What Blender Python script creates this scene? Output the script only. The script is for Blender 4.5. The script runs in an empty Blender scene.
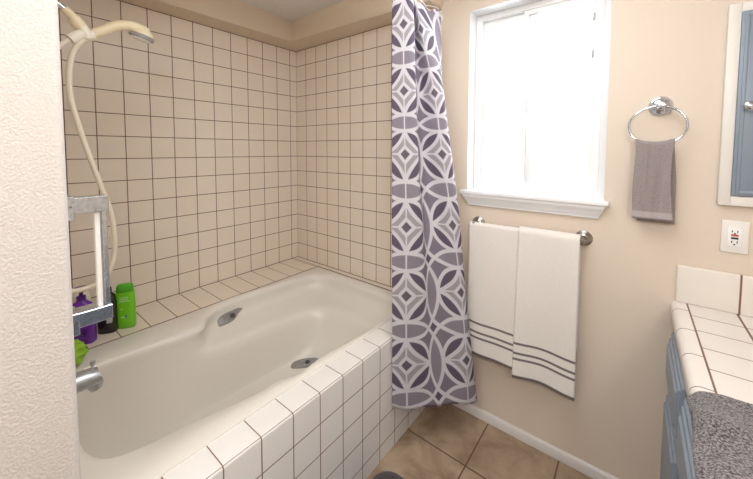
import bpy, bmesh, math, random
from mathutils import Vector, Matrix
from mathutils.bvhtree import BVHTree
random.seed(7)
scene = bpy.context.scene
COL = scene.collection
PI = math.pi
T = 0.1165            # wall tile pitch
XA = 1.2655           # outer face of the tub apron
DZ = 0.549            # tiled ledge height
AZ = 0.541            # apron top height
YP = -1.515           # alcove side of the partition
CEIL = 2.335

# ------------------------------------------------------------------ helpers
def lerp(a, b, t): return a + (b - a) * t
def interp(x, tab):
    if x <= tab[0][0]:
        (a, b), (c, d) = tab[0], tab[1]
    elif x >= tab[-1][0]:
        (a, b), (c, d) = tab[-2], tab[-1]
    else:
        for i in range(len(tab) - 1):
            if tab[i][0] <= x <= tab[i + 1][0]:
                (a, b), (c, d) = tab[i], tab[i + 1]
                break
    return b + (d - b) * (x - a) / (c - a)

def spline(pts, n=8, closed=False):
    pts = [Vector(p) for p in pts]
    out = []
    m = len(pts)
    segs = m if closed else m - 1
    for i in range(segs):
        if closed:
            p0, p1, p2, p3 = pts[(i - 1) % m], pts[i], pts[(i + 1) % m], pts[(i + 2) % m]
        else:
            p1, p2 = pts[i], pts[i + 1]
            p0 = pts[i - 1] if i > 0 else p1 * 2 - p2
            p3 = pts[i + 2] if i + 2 < m else p2 * 2 - p1
        for k in range(n):
            t = k / n
            out.append(0.5 * ((2 * p1) + (p2 - p0) * t + (2 * p0 - 5 * p1 + 4 * p2 - p3) * t * t
                              + (3 * p1 - p0 - 3 * p2 + p3) * t ** 3))
    if not closed:
        out.append(pts[-1])
    return out

def finish(bm, angle=38):
    bmesh.ops.recalc_face_normals(bm, faces=bm.faces)
    lim = math.radians(angle)
    for f in bm.faces: f.smooth = True
    for e in bm.edges:
        if len(e.link_faces) == 2:
            try:
                e.smooth = e.calc_face_angle() < lim
            except ValueError:
                e.smooth = False
        else:
            e.smooth = True

def obj(name, bm, mats, parent=None, origin=None, angle=38, recalc=True):
    """link bm (world coordinates) as one mesh; a child sits relative to its parent's chain"""
    if recalc: finish(bm, angle)
    me = bpy.data.meshes.new(name)
    if parent is not None:
        off = parent_world(parent)
    elif origin is not None:
        off = Vector(origin)
    else:
        xs = [v.co.x for v in bm.verts]; ys = [v.co.y for v in bm.verts]; zs = [v.co.z for v in bm.verts]
        off = Vector(((min(xs) + max(xs)) / 2, (min(ys) + max(ys)) / 2, min(zs)))
    bmesh.ops.translate(bm, verts=bm.verts, vec=-off)
    bm.to_mesh(me); bm.free()
    for m in (mats if isinstance(mats, (list, tuple)) else [mats]): me.materials.append(m)
    o = bpy.data.objects.new(name, me)
    COL.objects.link(o)
    if parent is not None: o.parent = parent
    else: o.location = off
    return o

def parent_world(o):
    v = Vector((0, 0, 0))
    while o is not None:
        v += o.location
        o = o.parent
    return v

def tag(o, label, cat, group=None):
    o['label'] = label; o['category'] = cat
    if group: o['group'] = group
    return o
def thing(name, loc, label, cat, group=None):
    o = bpy.data.objects.new(name, None)
    o.empty_display_size = .05
    COL.objects.link(o); o.location = loc
    return tag(o, label, cat, group)
def struct(o):
    o['kind'] = 'structure'
    return o

def box(bm, x0, x1, y0, y1, z0, z1, bev=0, seg=2, mi=0):
    r = bmesh.ops.create_cube(bm, size=1)
    vs = r['verts']
    for v in vs:
        v.co = Vector((x0 + (v.co.x + .5) * (x1 - x0), y0 + (v.co.y + .5) * (y1 - y0), z0 + (v.co.z + .5) * (z1 - z0)))
    fs = set(f for v in vs for f in v.link_faces)
    for f in fs: f.material_index = mi
    if bev:
        es = list(set(e for v in vs for e in v.link_edges))
        bmesh.ops.bevel(bm, geom=es, offset=bev, segments=seg, profile=.5, affect='EDGES')
    return vs

def frame_of(d):
    d = d.normalized()
    a = Vector((0, 0, 1)) if abs(d.z) < .9 else Vector((1, 0, 0))
    u = d.cross(a).normalized()
    return u, d.cross(u).normalized()

def tube(bm, pts, r, n=12, caps=True, closed=False, sx=1.0):
    pts = [Vector(p) for p in pts]
    m = len(pts)
    rings = []
    u = None
    for i, p in enumerate(pts):
        if closed: d = pts[(i + 1) % m] - pts[(i - 1) % m]
        else: d = pts[min(i + 1, m - 1)] - pts[max(i - 1, 0)]
        d.normalize()
        if u is None: u, _ = frame_of(d)
        u = (u - d * u.dot(d)).normalized()
        w = d.cross(u)
        rr = r[i] if isinstance(r, (list, tuple)) else r
        rings.append([bm.verts.new(p + u * (rr * sx * math.cos(2 * PI * k / n)) + w * (rr * math.sin(2 * PI * k / n))) for k in range(n)])
    for i in range(m if closed else m - 1):
        a, b = rings[i], rings[(i + 1) % m]
        for k in range(n):
            bm.faces.new((a[k], a[(k + 1) % n], b[(k + 1) % n], b[k]))
    if caps and not closed:
        bm.faces.new(rings[0][::-1]); bm.faces.new(rings[-1])
    return rings

def lathe(bm, base, d, prof, n=32, mi=0):
    """prof: list of (radius, height along d)"""
    base = Vector(base); d = Vector(d).normalized()
    u, w = frame_of(d)
    rings = []
    for r, h in prof:
        if r < 1e-6: rings.append([bm.verts.new(base + d * h)])
        else: rings.append([bm.verts.new(base + d * h + u * (r * math.cos(2 * PI * k / n)) + w * (r * math.sin(2 * PI * k / n))) for k in range(n)])
    for a, b in zip(rings, rings[1:]):
        for k in range(n):
            if len(a) == 1 and len(b) == 1: continue
            if len(a) == 1: f = bm.faces.new((a[0], b[(k + 1) % n], b[k]))
            elif len(b) == 1: f = bm.faces.new((a[k], a[(k + 1) % n], b[0]))
            else: f = bm.faces.new((a[k], a[(k + 1) % n], b[(k + 1) % n], b[k]))
            f.material_index = mi
    if len(rings[0]) > 1: bm.faces.new(rings[0][::-1]).material_index = mi
    if len(rings[-1]) > 1: bm.faces.new(rings[-1]).material_index = mi

def loft(bm, loops, cap0=True, cap1=True, mi=0):
    rings = [[bm.verts.new(Vector(p)) for p in lp] for lp in loops]
    n = len(rings[0])
    for a, b in zip(rings, rings[1:]):
        for k in range(n):
            bm.faces.new((a[k], a[(k + 1) % n], b[(k + 1) % n], b[k])).material_index = mi
    if cap0: bm.faces.new(rings[0][::-1]).material_index = mi
    if cap1: bm.faces.new(rings[-1]).material_index = mi
    return rings

def quad(bm, pts, mi=0):
    f = bm.faces.new([bm.verts.new(Vector(p)) for p in pts])
    f.material_index = mi
    return f

# ------------------------------------------------------------------ materials
class NT:
    def __init__(self, name):
        self.m = bpy.data.materials.new(name); self.m.use_nodes = True
        self.nt = self.m.node_tree
        self.b = next(n for n in self.nt.nodes if n.type == 'BSDF_PRINCIPLED')
        self.out = next(n for n in self.nt.nodes if n.type == 'OUTPUT_MATERIAL')
    def n(self, t, **k):
        x = self.nt.nodes.new(t)
        for a, b in k.items(): setattr(x, a, b)
        return x
    def ln(self, a, b): self.nt.links.new(a, b)
    def put(self, sock, v):
        if hasattr(v, 'is_output'): self.ln(v, sock)
        else: sock.default_value = v
    def math(self, op, a, b=0.0, c=0.0, clamp=False):
        x = self.n('ShaderNodeMath', operation=op, use_clamp=clamp)
        self.put(x.inputs[0], a); self.put(x.inputs[1], b); self.put(x.inputs[2], c)
        return x.outputs[0]
    def mix(self, f, a, b):
        x = self.n('ShaderNodeMix', data_type='RGBA')
        self.put(x.inputs[0], f)
        for s, v in ((x.inputs[6], a), (x.inputs[7], b)):
            if hasattr(v, 'is_output'): self.ln(v, s)
            else: s.default_value = (*v, 1)
        return x.outputs[2]
    def noise(self, scale, detail=2, rough=.5, vec=None, dist=0):
        x = self.n('ShaderNodeTexNoise'); x.inputs['Scale'].default_value = scale
        x.inputs['Detail'].default_value = detail; x.inputs['Roughness'].default_value = rough
        x.inputs['Distortion'].default_value = dist
        self.ln(vec if vec is not None else self.pos(), x.inputs['Vector'])
        return x.outputs['Fac']
    def pos(self):
        if not hasattr(self, '_p'): self._p = self.n('ShaderNodeNewGeometry').outputs['Position']
        return self._p
    def xyz(self, v=None):
        s = self.n('ShaderNodeSeparateXYZ'); self.ln(v if v is not None else self.pos(), s.inputs[0])
        return s.outputs
    def ramp01(self, v, a, b):   # 0 at a .. 1 at b
        x = self.n('ShaderNodeMapRange'); x.interpolation_type = 'SMOOTHSTEP'
        self.put(x.inputs[0], v); x.inputs[1].default_value = a; x.inputs[2].default_value = b
        return x.outputs[0]
    def bump(self, h, strength=.3, dist=.002):
        x = self.n('ShaderNodeBump'); x.inputs['Strength'].default_value = strength; x.inputs['Distance'].default_value = dist
        self.ln(h, x.inputs['Height']); self.ln(x.outputs[0], self.b.inputs['Normal'])
        return x
    def line(self, c, o, pitch, w):
        """1 on grout lines at o + k*pitch, half width w"""
        a = self.math('DIVIDE', self.math('SUBTRACT', c, o), pitch)
        f = self.math('FRACT', self.math('ADD', a, .5))
        d = self.math('MULTIPLY', self.math('ABSOLUTE', self.math('SUBTRACT', f, .5)), pitch)
        return self.math('SUBTRACT', 1.0, self.ramp01(d, w * .65, w * 1.25))

def simple(name, col, rough=.5, metal=0, coat=0, noise=0, nscale=30, spec=.5, bump=0, bscale=200):
    t = NT(name)
    t.b.inputs['Roughness'].default_value = rough
    t.b.inputs['Metallic'].default_value = metal
    t.b.inputs['Coat Weight'].default_value = coat
    t.b.inputs['Specular IOR Level'].default_value = spec
    if noise:
        f = t.noise(nscale, 3)
        c = t.mix(f, tuple(x * (1 - noise) for x in col), tuple(min(1, x * (1 + noise)) for x in col))
        t.ln(c, t.b.inputs['Base Color'])
    else:
        t.b.inputs['Base Color'].default_value = (*col, 1)
    if bump:
        t.bump(t.noise(bscale, 3), bump, .001)
    return t.m

def tile_mat(name, au, av, ou, ov, pu, pv, w=.0022, col=(.765, .685, .585), grout=(.135, .072, .046), rough=.28,
             extra=None, wv=None, gfade=1.0):
    t = NT(name)
    s = t.xyz()
    ax = {'x': 0, 'y': 1, 'z': 2}
    masks = []
    for a, o, p, ww in ((au, ou, pu, w), (av, ov, pv, wv or w)):
        if p: masks.append(t.line(s[ax[a]], o, p, ww))
    if extra:
        for a, o in extra:
            d = t.math('ABSOLUTE', t.math('SUBTRACT', s[ax[a]], o))
            masks.append(t.math('SUBTRACT', 1.0, t.ramp01(d, w * .65, w * 1.25)))
    m = masks[0]
    for q in masks[1:]: m = t.math('MAXIMUM', m, q)
    m = t.math('MULTIPLY', m, gfade)
    n1 = t.noise(9, 2)
    c = t.mix(n1, tuple(x * .96 for x in col), tuple(x * 1.04 for x in col))
    g = t.mix(t.noise(14, 3), tuple(x * .75 for x in grout), tuple(x * 1.6 for x in grout))
    t.ln(t.mix(m, c, g), t.b.inputs['Base Color'])
    t.ln(t.math('ADD', rough, t.math('MULTIPLY', m, .5)), t.b.inputs['Roughness'])
    h = t.math('ADD', t.math('MULTIPLY', m, -1.0), t.math('MULTIPLY', t.noise(22, 2), .55))
    t.bump(h, .35, .0012)
    return t.m

def paint(name, col, bscale=170, bs=.25, rough=.6, bd=.0015):
    t = NT(name)
    n = t.noise(2.2, 3)
    t.ln(t.mix(n, tuple(x * .97 for x in col), tuple(x * 1.03 for x in col)), t.b.inputs['Base Color'])
    t.b.inputs['Roughness'].default_value = rough
    t.b.inputs['Specular IOR Level'].default_value = .3
    t.bump(t.noise(bscale, 2, .5), bs, bd)
    return t.m

WALL = (.655, .568, .475)
M = {}
M['wall'] = paint('beige_wall_paint', WALL)
M['soffit'] = paint('shade_toned_soffit_paint', (.66, .55, .43), 90, .25)  # same paint as the wall; the soffit's shaded tan is put into the colour
M['ceiling'] = paint('white_ceiling_texture', (.74, .72, .69), 60, .55, .8, .004)
def stucco():
    t = NT('knockdown_wall_texture')
    t.b.inputs['Base Color'].default_value = (.57, .525, .485, 1)
    t.b.inputs['Roughness'].default_value = .7
    t.b.inputs['Specular IOR Level'].default_value = .25
    h = t.math('ADD', t.ramp01(t.noise(210, 3, .55), .36, .66), t.math('MULTIPLY', t.noise(520, 2), .35))
    t.bump(h, .42, .002)
    return t.m
M['stucco'] = stucco()
YL = -.518 * T
M['tile_left'] = tile_mat('cream_tile_long_wall', 'y', 'z', YL, DZ, T, T)
M['tile_end'] = tile_mat('cream_tile_end_wall', 'x', 'z', 0, DZ, T * .998, T)
M['tile_ledge'] = tile_mat('cream_tile_ledge', 'y', 'x', YL, .1, T, 0, extra=(('x', .2935), ('y', -.0445), ('x', .0025), ('y', -.002)))
M['tile_apron_front'] = tile_mat('cool_lit_tile_apron', 'y', 'z', -1.230, AZ, T, T, col=(.73, .705, .68), w=.0019, extra=(('z', AZ - .0005),))  # same cream tile as the walls, whitened to carry the cooler light
M['tile_apron_top'] = tile_mat('cool_lit_tile_apron_top', 'y', 'x', -1.230, 0, T, 0, col=(.73, .705, .68), w=.0016, extra=(('x', XA - .004),))  # wall tile again, cool light on the apron top put into its colour
M['tile_counter'] = tile_mat('white_tile_counter', 'y', 'x', -.003, 2.293 - .128, T, .128, col=(.72, .68, .63), grout=(.17, .10, .065), w=.0019, wv=.0032)
M['tile_bullnose'] = tile_mat('white_tile_counter_edge', 'y', 'x', -.082, 2.293, .1635, 0, col=(.74, .70, .65), grout=(.16, .10, .07), w=.0019, extra=(('x', 2.293),))
M['tile_splash'] = tile_mat('white_tile_backsplash', 'x', 'z', 2.4245, 0, .166, 0, col=(.72, .67, .61), grout=(.17, .085, .05), w=.0028)

def floor_mat():
    t = NT('tan_floor_tile')
    s = t.xyz()
    P = .325
    m = t.math('MAXIMUM', t.line(s[0], 1.575, P, .0035), t.line(s[1], -.303, P, .0035))
    ix = t.math('FLOOR', t.math('DIVIDE', t.math('SUBTRACT', s[0], 1.575), P))
    iy = t.math('FLOOR', t.math('DIVIDE', t.math('SUBTRACT', s[1], -.303), P))
    cv = t.n('ShaderNodeCombineXYZ'); t.ln(ix, cv.inputs[0]); t.ln(iy, cv.inputs[1])
    w = t.n('ShaderNodeTexWhiteNoise'); w.noise_dimensions = '3D'; t.ln(cv.outputs[0], w.inputs['Vector'])
    n1 = t.noise(7, 5, .6, dist=.6)
    c = t.mix(t.ramp01(n1, .3, .7), (.225, .155, .10), (.385, .29, .20))
    c = t.mix(t.math('MULTIPLY', w.outputs['Value'], .25), c, (.27, .18, .11))
    c = t.mix(t.math('MULTIPLY', t.ramp01(t.noise(45, 4, .6), .55, .75), .35), c, (.45, .34, .24))
    t.ln(t.mix(m, c, (.12, .068, .036)), t.b.inputs['Base Color'])
    t.ln(t.math('ADD', .38, t.math('MULTIPLY', m, .4)), t.b.inputs['Roughness'])
    t.bump(t.math('ADD', t.math('MULTIPLY', m, -1.0), t.math('MULTIPLY', n1, .4)), .4, .002)
    return t.m
M['floor'] = floor_mat()
M['white_trim'] = simple('white_painted_trim', (.78, .79, .80), .35)
M['baseboard'] = simple('white_baseboard_paint', (.62, .59, .56), .45, noise=.06, nscale=20)
M['vinyl'] = simple('white_window_vinyl', (.82, .83, .83), .3)
M['acrylic'] = simple('cream_tub_acrylic', (.72, .69, .635), .32)
M['chrome'] = simple('polished_chrome', (.62, .66, .72), .13, metal=1, noise=.22, nscale=90)
M['chrome_dull'] = simple('dull_chrome', (.56, .59, .63), .38, metal=1, noise=.15, nscale=40)
M['galvanised'] = simple('streaked_bright_metal', (.58, .63, .70), .2, metal=1, noise=.35, nscale=120, bump=.25, bscale=160)
M['nickel'] = simple('brushed_nickel', (.36, .33, .30), .3, metal=1)
M['jet'] = simple('grey_jet_plastic', (.27, .26, .25), .35, noise=.2, nscale=60)
M['jet_hole'] = simple('dark_jet_hole', (.05, .05, .05), .5)
M['cream_plastic'] = simple('aged_cream_plastic', (.74, .65, .45), .3)
M['pale_plastic'] = simple('pale_cream_plastic', (.80, .76, .64), .3)
M['white_plastic'] = simple('white_plastic', (.8, .8, .78), .3)
M['bar_white'] = simple('white_enamel_bar', (.80, .78, .75), .3, noise=.08, nscale=90)
M['green'] = simple('lime_green_plastic', (.16, .56, .012), .28)
M['green_cap'] = simple('darker_green_plastic', (.07, .40, .012), .3)
M['purple'] = simple('purple_plastic', (.135, .022, .32), .3)
M['purple_dark'] = simple('deep_purple_plastic', (.085, .01, .20), .3)
M['black'] = simple('black_plastic', (.018, .013, .013), .3)
M['print_light'] = simple('pale_label_print', (.62, .64, .62), .5)
M['print_green'] = simple('pale_green_print', (.42, .68, .30), .5)
M['print_blue'] = simple('blue_green_print', (.10, .26, .20), .5)
M['pouf'] = simple('green_mesh_sponge', (.24, .48, .02), .6, noise=.3, nscale=70, bump=.6)
M['cabinet'] = simple('blue_grey_cabinet_paint', (.215, .265, .325), .4, noise=.06, nscale=18)
M['cab_white'] = simple('off_white_cabinet_frame', (.70, .68, .63), .4)
M['cab_pane'] = simple('pale_cabinet_panel', (.72, .72, .69), .25)
M['outlet'] = simple('white_outlet_plastic', (.74, .71, .67), .35)
M['red'] = simple('red_button', (.45, .06, .05), .4)
M['dark'] = simple('dark_slot', (.02, .012, .01), .5)
M['toe'] = simple('dark_toe_kick_board', (.12, .14, .17), .6)  # darker blue-grey than the cabinet fronts

def terry(name, col, dark=None, scale=420, bs=.7, bd=.003, mott=0.0):
    t = NT(name)
    n = t.noise(scale, 2, .6)
    d = dark or tuple(x * .8 for x in col)
    t.ln(t.mix(t.ramp01(n, .35, .65), d, col), t.b.inputs['Base Color'])
    t.b.inputs['Roughness'].default_value = .95
    t.b.inputs['Specular IOR Level'].default_value = .1
    t.b.inputs['Sheen Weight'].default_value = .25
    t.bump(n, bs, bd)
    return t
M['terry_grey'] = terry('grey_terry', (.33, .285, .28), (.235, .20, .20)).m
M['terry_band'] = terry('pale_grey_woven_band', (.42, .37, .37), (.36, .32, .32), bs=.2).m
M['counter_towel'] = terry('charcoal_heather_terry', (.27, .24, .24), (.035, .03, .032), 260, 1.0, .005).m
M['mat'] = terry('charcoal_bath_mat', (.085, .07, .072), (.05, .04, .042), 500).m

def towel_mat():
    t = terry('white_terry_with_grey_stripes', (.76, .725, .68), (.68, .64, .59), 500, .5, .002)
    uv = t.n('ShaderNodeUVMap'); s = t.xyz(uv.outputs[0])
    v = s[1]
    m = None
    for o, w in ((.160, .0056), (.1155, .0056), (.0885, .0056)):
        d = t.math('ABSOLUTE', t.math('SUBTRACT', v, o))
        q = t.math('SUBTRACT', 1.0, t.ramp01(d, w * .75, w * 1.15))
        m = q if m is None else t.math('MAXIMUM', m, q)
    q = t.math('SUBTRACT', 1.0, t.ramp01(v, .012, .0145))
    m = t.math('MAXIMUM', m, q)
    base = t.b.inputs['Base Color'].links[0].from_socket
    stripe = t.mix(t.noise(700, 2), (.14, .12, .115), (.22, .19, .18))
    t.ln(t.mix(m, base, stripe), t.b.inputs['Base Color'])
    return t.m
M['towel'] = towel_mat()

def curtain_mat():
    t = NT('geometric_curtain_cloth')
    uv = t.n('ShaderNodeUVMap'); s = t.xyz(uv.outputs[0])
    def fold(c):
        r = t.math('SUBTRACT', c, t.math('ROUND', c))
        return t.math('ABSOLUTE', r)
    x, y = fold(s[0]), fold(s[1])
    def dist(cx, cy):
        a = t.math('SUBTRACT', x, cx); b = t.math('SUBTRACT', y, cy)
        return t.math('SQRT', t.math('ADD', t.math('MULTIPLY', a, a), t.math('MULTIPLY', b, b)))
    R2, R1 = .628, .372
    w = .028
    RK = math.hypot(.55, .55 - R1)
    d00, d10, d01, dk = dist(0, 0), dist(1, 0), dist(0, 1), dist(.55, .55)
    def ln_(d, r, ww=w):
        e = t.math('ABSOLUTE', t.math('SUBTRACT', d, r))
        return t.math('SUBTRACT', 1.0, t.ramp01(e, ww * .75, ww * 1.25))
    def inside(d, r): return t.math('LESS_THAN', d, r)
    lines = [ln_(d00, R2), ln_(d10, R2), ln_(d01, R2), ln_(d00, R1)]
    in1 = inside(d00, R1)
    lines.append(t.math('MULTIPLY', ln_(dk, RK), in1))
    dia = t.math('ADD', x, y)
    lines.append(ln_(dia, .115, w * 1.25))
    out = t.math('GREATER_THAN', dia, .115)
    lines.append(t.math('MULTIPLY', t.math('SUBTRACT', 1.0, t.ramp01(x, .009, .016)), out))
    lines.append(t.math('MULTIPLY', t.math('SUBTRACT', 1.0, t.ramp01(y, .009, .016)), t.math('MULTIPLY', out, in1)))
    L = lines[0]
    for q in lines[1:]: L = t.math('MAXIMUM', L, q)
    dark, mid, light, lens, white = (.175, .145, .20), (.30, .265, .325), (.46, .44, .475), (.36, .325, .385), (.78, .765, .81)
    c = t.mix(in1, mid, light)
    c = t.mix(t.math('MULTIPLY', inside(d10, R2), t.math('SUBTRACT', 1.0, in1)), c, lens)
    c = t.mix(t.math('MULTIPLY', inside(d01, R2), t.math('SUBTRACT', 1.0, in1)), c, lens)
    c = t.mix(t.math('MULTIPLY', in1, inside(dk, RK)), c, dark)
    far = t.math('MULTIPLY', t.math('GREATER_THAN', d00, R2), t.math('MULTIPLY', t.math('GREATER_THAN', d10, R2), t.math('GREATER_THAN', d01, R2)))
    c = t.mix(far, c, dark)
    c = t.mix(inside(dia, .115), c, (.19, .17, .205))
    c = t.mix(L, c, white)
    t.ln(c, t.b.inputs['Base Color'])
    t.b.inputs['Roughness'].default_value = .75
    t.b.inputs['Specular IOR Level'].default_value = .2
    tr = t.n('ShaderNodeBsdfTranslucent'); t.ln(c, tr.inputs[0])
    mx = t.n('ShaderNodeMixShader'); mx.inputs[0].default_value = .42
    t.ln(t.b.outputs[0], mx.inputs[1]); t.ln(tr.outputs[0], mx.inputs[2]); t.ln(mx.outputs[0], t.out.inputs[0])
    t.bump(t.noise(60, 3), .12, .002)
    return t.m
M['curtain'] = curtain_mat()

def glass_mat():
    t = NT('clear_window_glass')
    tr = t.n('ShaderNodeBsdfTransparent'); gl = t.n('ShaderNodeBsdfGlossy')
    gl.inputs['Roughness'].default_value = .02
    fr = t.n('ShaderNodeFresnel'); fr.inputs[0].default_value = 1.45
    mx = t.n('ShaderNodeMixShader')
    t.ln(fr.outputs[0], mx.inputs[0]); t.ln(tr.outputs[0], mx.inputs[1]); t.ln(gl.outputs[0], mx.inputs[2])
    t.ln(mx.outputs[0], t.out.inputs[0])
    return t.m
M['glass'] = glass_mat()

# ------------------------------------------------------------------ setting
RX, RY = 2.85, -3.1
bm = bmesh.new(); box(bm, -.1, RX + .1, RY - .1, .15, -.1, 0); struct(obj('floor', bm, M['floor']))
bm = bmesh.new(); box(bm, -.1, RX + .1, RY - .1, .15, CEIL, CEIL + .1); struct(obj('ceiling', bm, M['ceiling']))
bm = bmesh.new(); box(bm, -.1, 0, RY, 0, 0, CEIL); struct(obj('wall_left', bm, M['tile_left']))
bm = bmesh.new(); box(bm, -.1, XA, 0, .14, 0, CEIL); struct(obj('wall_alcove', bm, M['tile_end']))
bm = bmesh.new(); box(bm, RX, RX + .1, RY, 0, 0, CEIL); struct(obj('wall_right', bm, M['wall']))
bm = bmesh.new(); box(bm, -.1, RX + .1, RY - .1, RY, 0, CEIL); struct(obj('wall_rear', bm, M['wall']))
# window wall with its opening
WX0, WX1, WZ0, WZ1, WD = 1.430, 2.028, 1.205, 2.128, .14
bm = bmesh.new()
X = [XA, WX0, WX1, RX + .1]; Z = [0, WZ0, WZ1, CEIL]
for yy in (0, WD):
    for i in range(3):
        for k in range(3):
            if i == 1 and k == 1: continue
            quad(bm, [(X[i], yy, Z[k]), (X[i + 1], yy, Z[k]), (X[i + 1], yy, Z[k + 1]), (X[i], yy, Z[k + 1])])
for (a, b, c, d) in (((WX0, WZ0), (WX0, WZ1), 1, 0), ((WX1, WZ0), (WX1, WZ1), 1, 0), ((WX0, WZ0), (WX1, WZ0), 1, 0), ((WX0, WZ1), (WX1, WZ1), 1, 0)):
    quad(bm, [(a[0], 0, a[1]), (b[0], 0, b[1]), (b[0], WD, b[1]), (a[0], WD, a[1])], 1)
for x_ in (XA, RX + .1):
    quad(bm, [(x_, 0, 0), (x_, WD, 0), (x_, WD, CEIL), (x_, 0, CEIL)])
for z_ in (0, CEIL):
    quad(bm, [(XA, 0, z_), (RX + .1, 0, z_), (RX + .1, WD, z_), (XA, WD, z_)])
bmesh.ops.remove_doubles(bm, verts=bm.verts, dist=1e-5)
struct(obj('wall_back', bm, [M['wall'], M['white_trim']]))
# partition with a bullnose corner, plastered on the room side and tiled in the alcove
bm = bmesh.new()
r = .014
pl = [(0, YP)]
pl += [(1.266 - r + r * math.sin(a), YP - r + r * math.cos(a)) for a in [PI / 2 * k / 8 for k in range(9)]]
pl += [(1.266, -1.80), (0, -1.80)]
loft(bm, [[(x, y, 0) for x, y in pl], [(x, y, CEIL) for x, y in pl]])
for f in bm.faces:
    f.normal_update()
bm.normal_update()
for f in bm.faces:
    c = f.calc_center_median()
    f.material_index = 1 if abs(c.y - YP) < 1e-4 else 0
struct(obj('wall_partition', bm, [M['stucco'], M['tile_end']]))
# soffit round the alcove
bm = bmesh.new()
SD, SZ = .15, 2.183
pl = [(0, YP), (SD, YP), (SD, -SD), (XA + .01, -SD), (XA + .01, 0), (0, 0)]
loft(bm, [[(x, y, SZ) for x, y in pl], [(x, y, CEIL) for x, y in pl]])
es = []
for e in bm.edges:
    a, b = e.verts[0].co, e.verts[1].co
    if abs(a.z - SZ) < 1e-4 and abs(b.z - SZ) < 1e-4:
        if (abs(a.x - SD) < 1e-4 and abs(b.x - SD) < 1e-4) or (abs(a.y + SD) < 1e-4 and abs(b.y + SD) < 1e-4) or (a.x > XA and b.x > XA):
            es.append(e)
    elif abs(a.x - b.x) < 1e-4 and abs(a.y - b.y) < 1e-4 and a.x > XA and a.y < -.1:
        es.append(e)
bmesh.ops.bevel(bm, geom=es, offset=.022, segments=5, profile=.5, affect='EDGES')
struct(obj('trim_1', bm, M['soffit']))
# baseboard on the window wall
bm = bmesh.new()
pr = [(0, 0), (-.013, 0), (-.013, .036), (-.009, .043), (-.004, .048), (0, .048)]
loft(bm, [[(XA + .006, y, z) for y, z in pr], [(2.262, y, z) for y, z in pr]])
struct(obj('baseboard_back', bm, M['baseboard']))

# window
win = bpy.data.objects.new('window_1', None); COL.objects.link(win); win.location = (1.729, .1, WZ0); struct(win)
def rect_frame(bm, x0, x1, z0, z1, y0, y1, l, r_, b, t_, bev=.003):
    box(bm, x0, x0 + l, y0, y1, z0, z1, bev); box(bm, x1 - r_, x1, y0, y1, z0, z1, bev)
    box(bm, x0 + l - .001, x1 - r_ + .001, y0, y1, z0, z0 + b, bev); box(bm, x0 + l - .001, x1 - r_ + .001, y0, y1, z1 - t_, z1, bev)
bm = bmesh.new(); rect_frame(bm, WX0, WX1, WZ0, WZ1, .085, .14, .030, .030, .030, .030)
obj('window_frame', bm, M['vinyl'], win)
FX0, FX1, FZ0, FZ1 = WX0 + .030, WX1 - .030, WZ0 + .030, WZ1 - .030
bm = bmesh.new(); rect_frame(bm, FX0, 1.737, FZ0, FZ1, .113, .133, .020, .060, .022, .030)
s1 = obj('fixed_sash', bm, M['vinyl'], win)
bm = bmesh.new(); box(bm, FX0 + .018, 1.679, .121, .125, FZ0 + .02, FZ1 - .028); obj('pane', bm, M['glass'], s1)
bm = bmesh.new(); rect_frame(bm, 1.668, FX1, FZ0, FZ1, .090, .111, .022, .045, .024, .022)
s2 = obj('sliding_sash', bm, M['vinyl'], win)
bm = bmesh.new(); box(bm, 1.688, FX1 - .043, .099, .103, FZ0 + .022, FZ1 - .02); obj('pane', bm, M['glass'], s2)
for zz in (1.985, 1.825):
    bm = bmesh.new(); box(bm, FX1 - .043, FX1 - .033, .083, .0905, zz, zz + .032, .002); obj('latch', bm, simple('grey_latch', (.4, .4, .4), .4) if 'grey_latch' not in bpy.data.materials else bpy.data.materials['grey_latch'], s2)
# stool and moulded apron below
bm = bmesh.new()
box(bm, 1.404, 2.047, -.040, 0, WZ0 - .016, WZ0 + .004, .005, 3)
box(bm, WX0 + .001, WX1 - .001, -.006, .09, WZ0 - .012, WZ0 + .004, .001, 1)
obj('window_sill', bm, M['white_trim'], win)
bm = bmesh.new()
pr = [(-.034, 1.189, .012), (-.033, 1.176, .016), (-.024, 1.168, .022), (-.021, 1.150, .030), (-.012, 1.141, .034), (-.011, 1.132, .036), (0, 1.132, .036), (0, 1.189, .036)]
pr2 = [(-.034, 1.189), (-.033, 1.178), (-.026, 1.170), (-.021, 1.152), (-.013, 1.143), (-.012, 1.132), (0, 1.132), (0, 1.189)]
def inset(y, z): return .010 + (1.189 - z) * .48
loft(bm, [[(1.404 + inset(y, z), y, z) for y, z in pr2], [(2.047 - inset(y, z), y, z) for y, z in pr2]])
obj('sill_apron', bm, M['white_trim'], win)

# ------------------------------------------------------------------ tub surround and bathtub
sur = thing('tub_surround', (.65, -.75, 0), 'cream tiled tub surround with brown grout boxing in the white bathtub', 'tub surround')
bm = bmesh.new()
vs = box(bm, 1.155, XA, YP + .001, -.001, 0.0005, AZ)
es = [e for e in bm.edges if all(abs(v.co.x - XA) < 1e-4 and abs(v.co.z - AZ) < 1e-4 for v in e.verts)]
bmesh.ops.bevel(bm, geom=es, offset=.010, segments=5, profile=.5, affect='EDGES')
bm.normal_update()
for f in bm.faces: f.material_index = 1 if f.normal.z > .75 else 0
obj('tiled_apron', bm, [M['tile_apron_front'], M['tile_apron_top']], sur)
bm = bmesh.new()
pl = [(.001, YP + .001), (.2955, YP + .001), (.2955, -.046), (1.154, -.046), (1.154, -.001), (.001, -.001)]
loft(bm, [[(x, y, DZ - .03) for x, y in pl], [(x, y, DZ) for x, y in pl]])
obj('tiled_ledge', bm, M['tile_ledge'], sur)

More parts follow.
